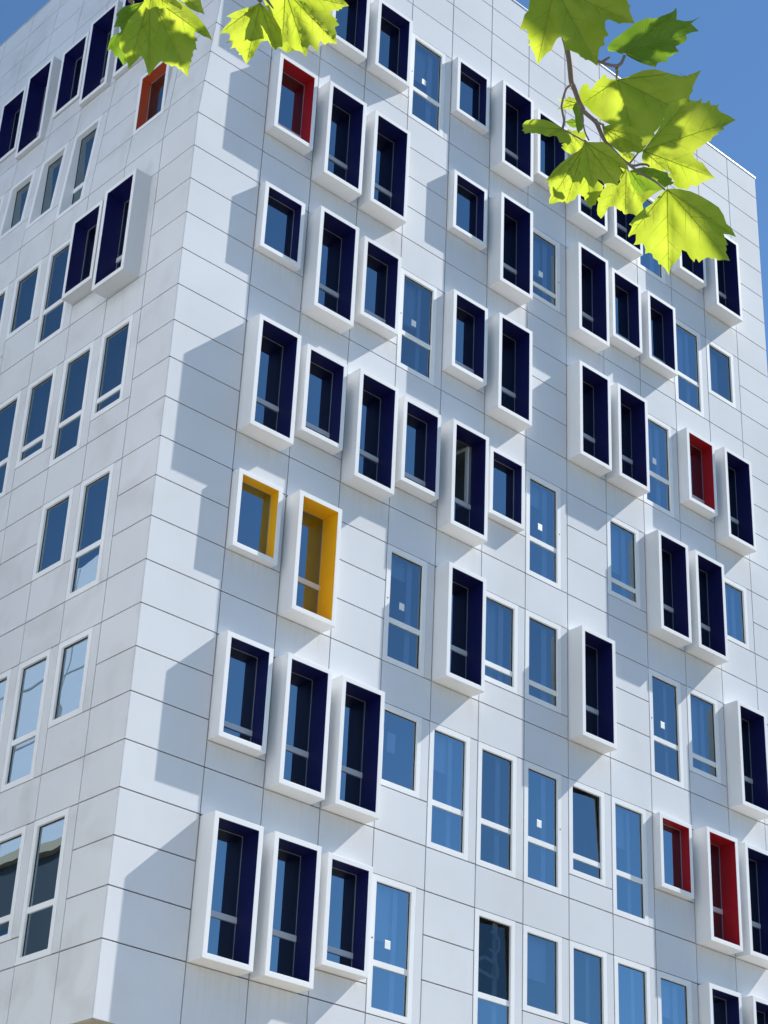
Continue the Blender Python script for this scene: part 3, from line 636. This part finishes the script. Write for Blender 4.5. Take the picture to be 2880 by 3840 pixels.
# unseen leaves above the frame: the crown, and ones added to cast shade
def generic(seed, r=.085):
    rnd = random.Random(seed); pts = []; tips = []
    lob = [(-90, 1.0), (-38, .95), (-142, .95), (12, .72), (168, .72)]
    N = 96
    for i in range(N):
        a = -math.pi / 2 + 2 * math.pi * i / N; best = .30
        for la, lr in lob:
            d = abs((a - R_(la) + math.pi) % (2 * math.pi) - math.pi); best = max(best, lr * max(0, 1 - d / .52) ** .75 * .62 + .38 * (lr if d < .52 else .8) * (1 if d < .6 else .85))
        tooth = .05 * (1 - 2 * abs((i * .37) % 1 - .5)); up = abs((a - math.pi / 2 + math.pi) % (2 * math.pi) - math.pi)
        if up < .35: best *= .25 + up * 1.6
        rr = r * (best + tooth) * rnd.uniform(.97, 1.03); pts.append((rr * math.cos(a), rr * math.sin(a)))
    return pts, [(r * lr * .95 * math.cos(R_(la)), r * lr * .95 * math.sin(R_(la))) for la, lr in lob]
gp, gt = generic(3)
proto = leaf(gp, (0, 0.0), gt, lambda x, y, h: Vector((x, y, h)), seed=40)
proto.parent = None; proto_mesh = proto.data; bpy.data.objects.remove(proto)
def place(P, nrm, roll, sc):
    o = bpy.data.objects.new('leaf', proto_mesh); S.collection.objects.link(o)
    q = nrm.to_track_quat('Z', 'Y').to_matrix().to_4x4() @ Matrix.Rotation(roll, 4, 'Z') @ Matrix.Diagonal((sc, sc, sc, 1))
    q.translation = P; child(o); o.matrix_basis = q; return o
def sun_side(px, py, D, d): return at(px, py, D) - SUND * d
LIT = [(2660, 820, 2.85), (2700, 890, 2.85), (2620, 860, 2.85), (2700, 960, 2.86), (2450, 900, 2.85), (2640, 740, 2.85), (900, 60, 2.86), (860, 130, 2.86), (930, 160, 2.86), (1000, 120, 2.86), (720, 100, 2.88), (650, 60, 2.88), (760, 60, 2.88), (2500, 850, 2.85), (2600, 950, 2.85), (2560, 780, 2.85), (2330, 740, 3.0), (2280, 780, 3.0), (2180, 530, 3.08), (900, 110, 2.86), (960, 200, 2.86), (1130, 80, 2.9), (1220, 60, 2.9), (1140, 180, 2.9),
       (2550, 480, 2.94), (2480, 620, 2.94), (2640, 440, 2.94), (2130, 60, 2.85), (2100, 150, 2.85), (2260, 30, 2.85), (740, 60, 2.88), (690, 90, 2.88), (780, 120, 2.88), (2180, 360, 3.06), (2250, 310, 3.06)]
SHADE = [(2330, 400, 3.06, .50), (2420, 330, 3.06, .62), (2400, 500, 3.06, .56), (2300, 480, 3.0, .66), (2520, 330, 3.06, .58), (2210, 600, 2.84, .74), (2290, 620, 2.84, .66), (2120, 630, 2.97, .78), (2190, 690, 2.97, .78), (2290, 540, 2.9, .62),
         (2060, 490, 2.9, .80), (2010, 480, 2.9, .88), (2440, 690, 2.93, .52), (2240, 190, 2.85, .48), (2010, 110, 2.85, .55), (2360, 50, 2.85, .5), (2400, 130, 3.0, .46), (2320, 190, 3.0, .55), (2500, 110, 3.0, .5),
         (560, 150, 2.88, .62), (640, 210, 2.88, .66), (510, 190, 2.88, .56), (690, 180, 2.88, .7), (480, 110, 2.96, .6), (570, 60, 2.9, .5)]
rnd = random.Random(11)
def visible(P, r=.06):
    q = P - CAM; z = q.dot(fwd); x = 1440 + FPX * q.dot(right) / z; y = 1920 + FPX * q.dot(down) / z; m = r * 1.3 * FPX / z
    return -m < x < 2880 + m and -m < y < 3840 + m
for (px, py, D, d) in [(519, 135, 2.88, .66), (562, 215, 2.88, .70), (678, 232, 2.88, .72), (2350, 520, 2.9, .74), (2275, 600, 2.84, .80), (2417, 140, 3.0, .55), (2330, 130, 2.85, .6), (2200, 170, 2.85, .6)]:  # unseen leaves added up-sun to shade chosen leaves in view
    Q = sun_side(px, py, D, d)
    while visible(Q): d += .04; Q = sun_side(px, py, D, d)
    place(Q, (SUND + Vector([rnd.uniform(-.2, .2) for _ in range(3)])).normalized(), rnd.uniform(0, 6.28), .58)
for j, (px, py, D, d) in enumerate(SHADE):  # more added shade casters, skipped where they would darken lit leaves
    Q = sun_side(px, py, D, d)
    hit = [q for q in LIT if ((at(*q) - Q) - SUND * (at(*q) - Q).dot(SUND)).length < .055]
    if (len(hit) > 0 and j not in (0,)) or visible(Q): continue
    place(sun_side(px, py, D, d), (SUND + Vector([rnd.uniform(-.25, .25) for _ in range(3)])).normalized(), rnd.uniform(0, 6.28), rnd.uniform(.55, .72))
cnt = 0
for j in range(400):
    if cnt >= 26: break
    P = at(rnd.uniform(-300, 3900), rnd.uniform(-1500, -420), rnd.uniform(2.7, 3.8))
    ok = all(((at(*q) - P) - SUND * (at(*q) - P).dot(SUND)).length > .13 for q in LIT)
    if ok and not visible(P, .1):
        place(P, Vector((rnd.uniform(-.6, .6), rnd.uniform(-.6, .6), 1)).normalized(), rnd.uniform(0, 6.28), rnd.uniform(.7, 1.1)); cnt += 1
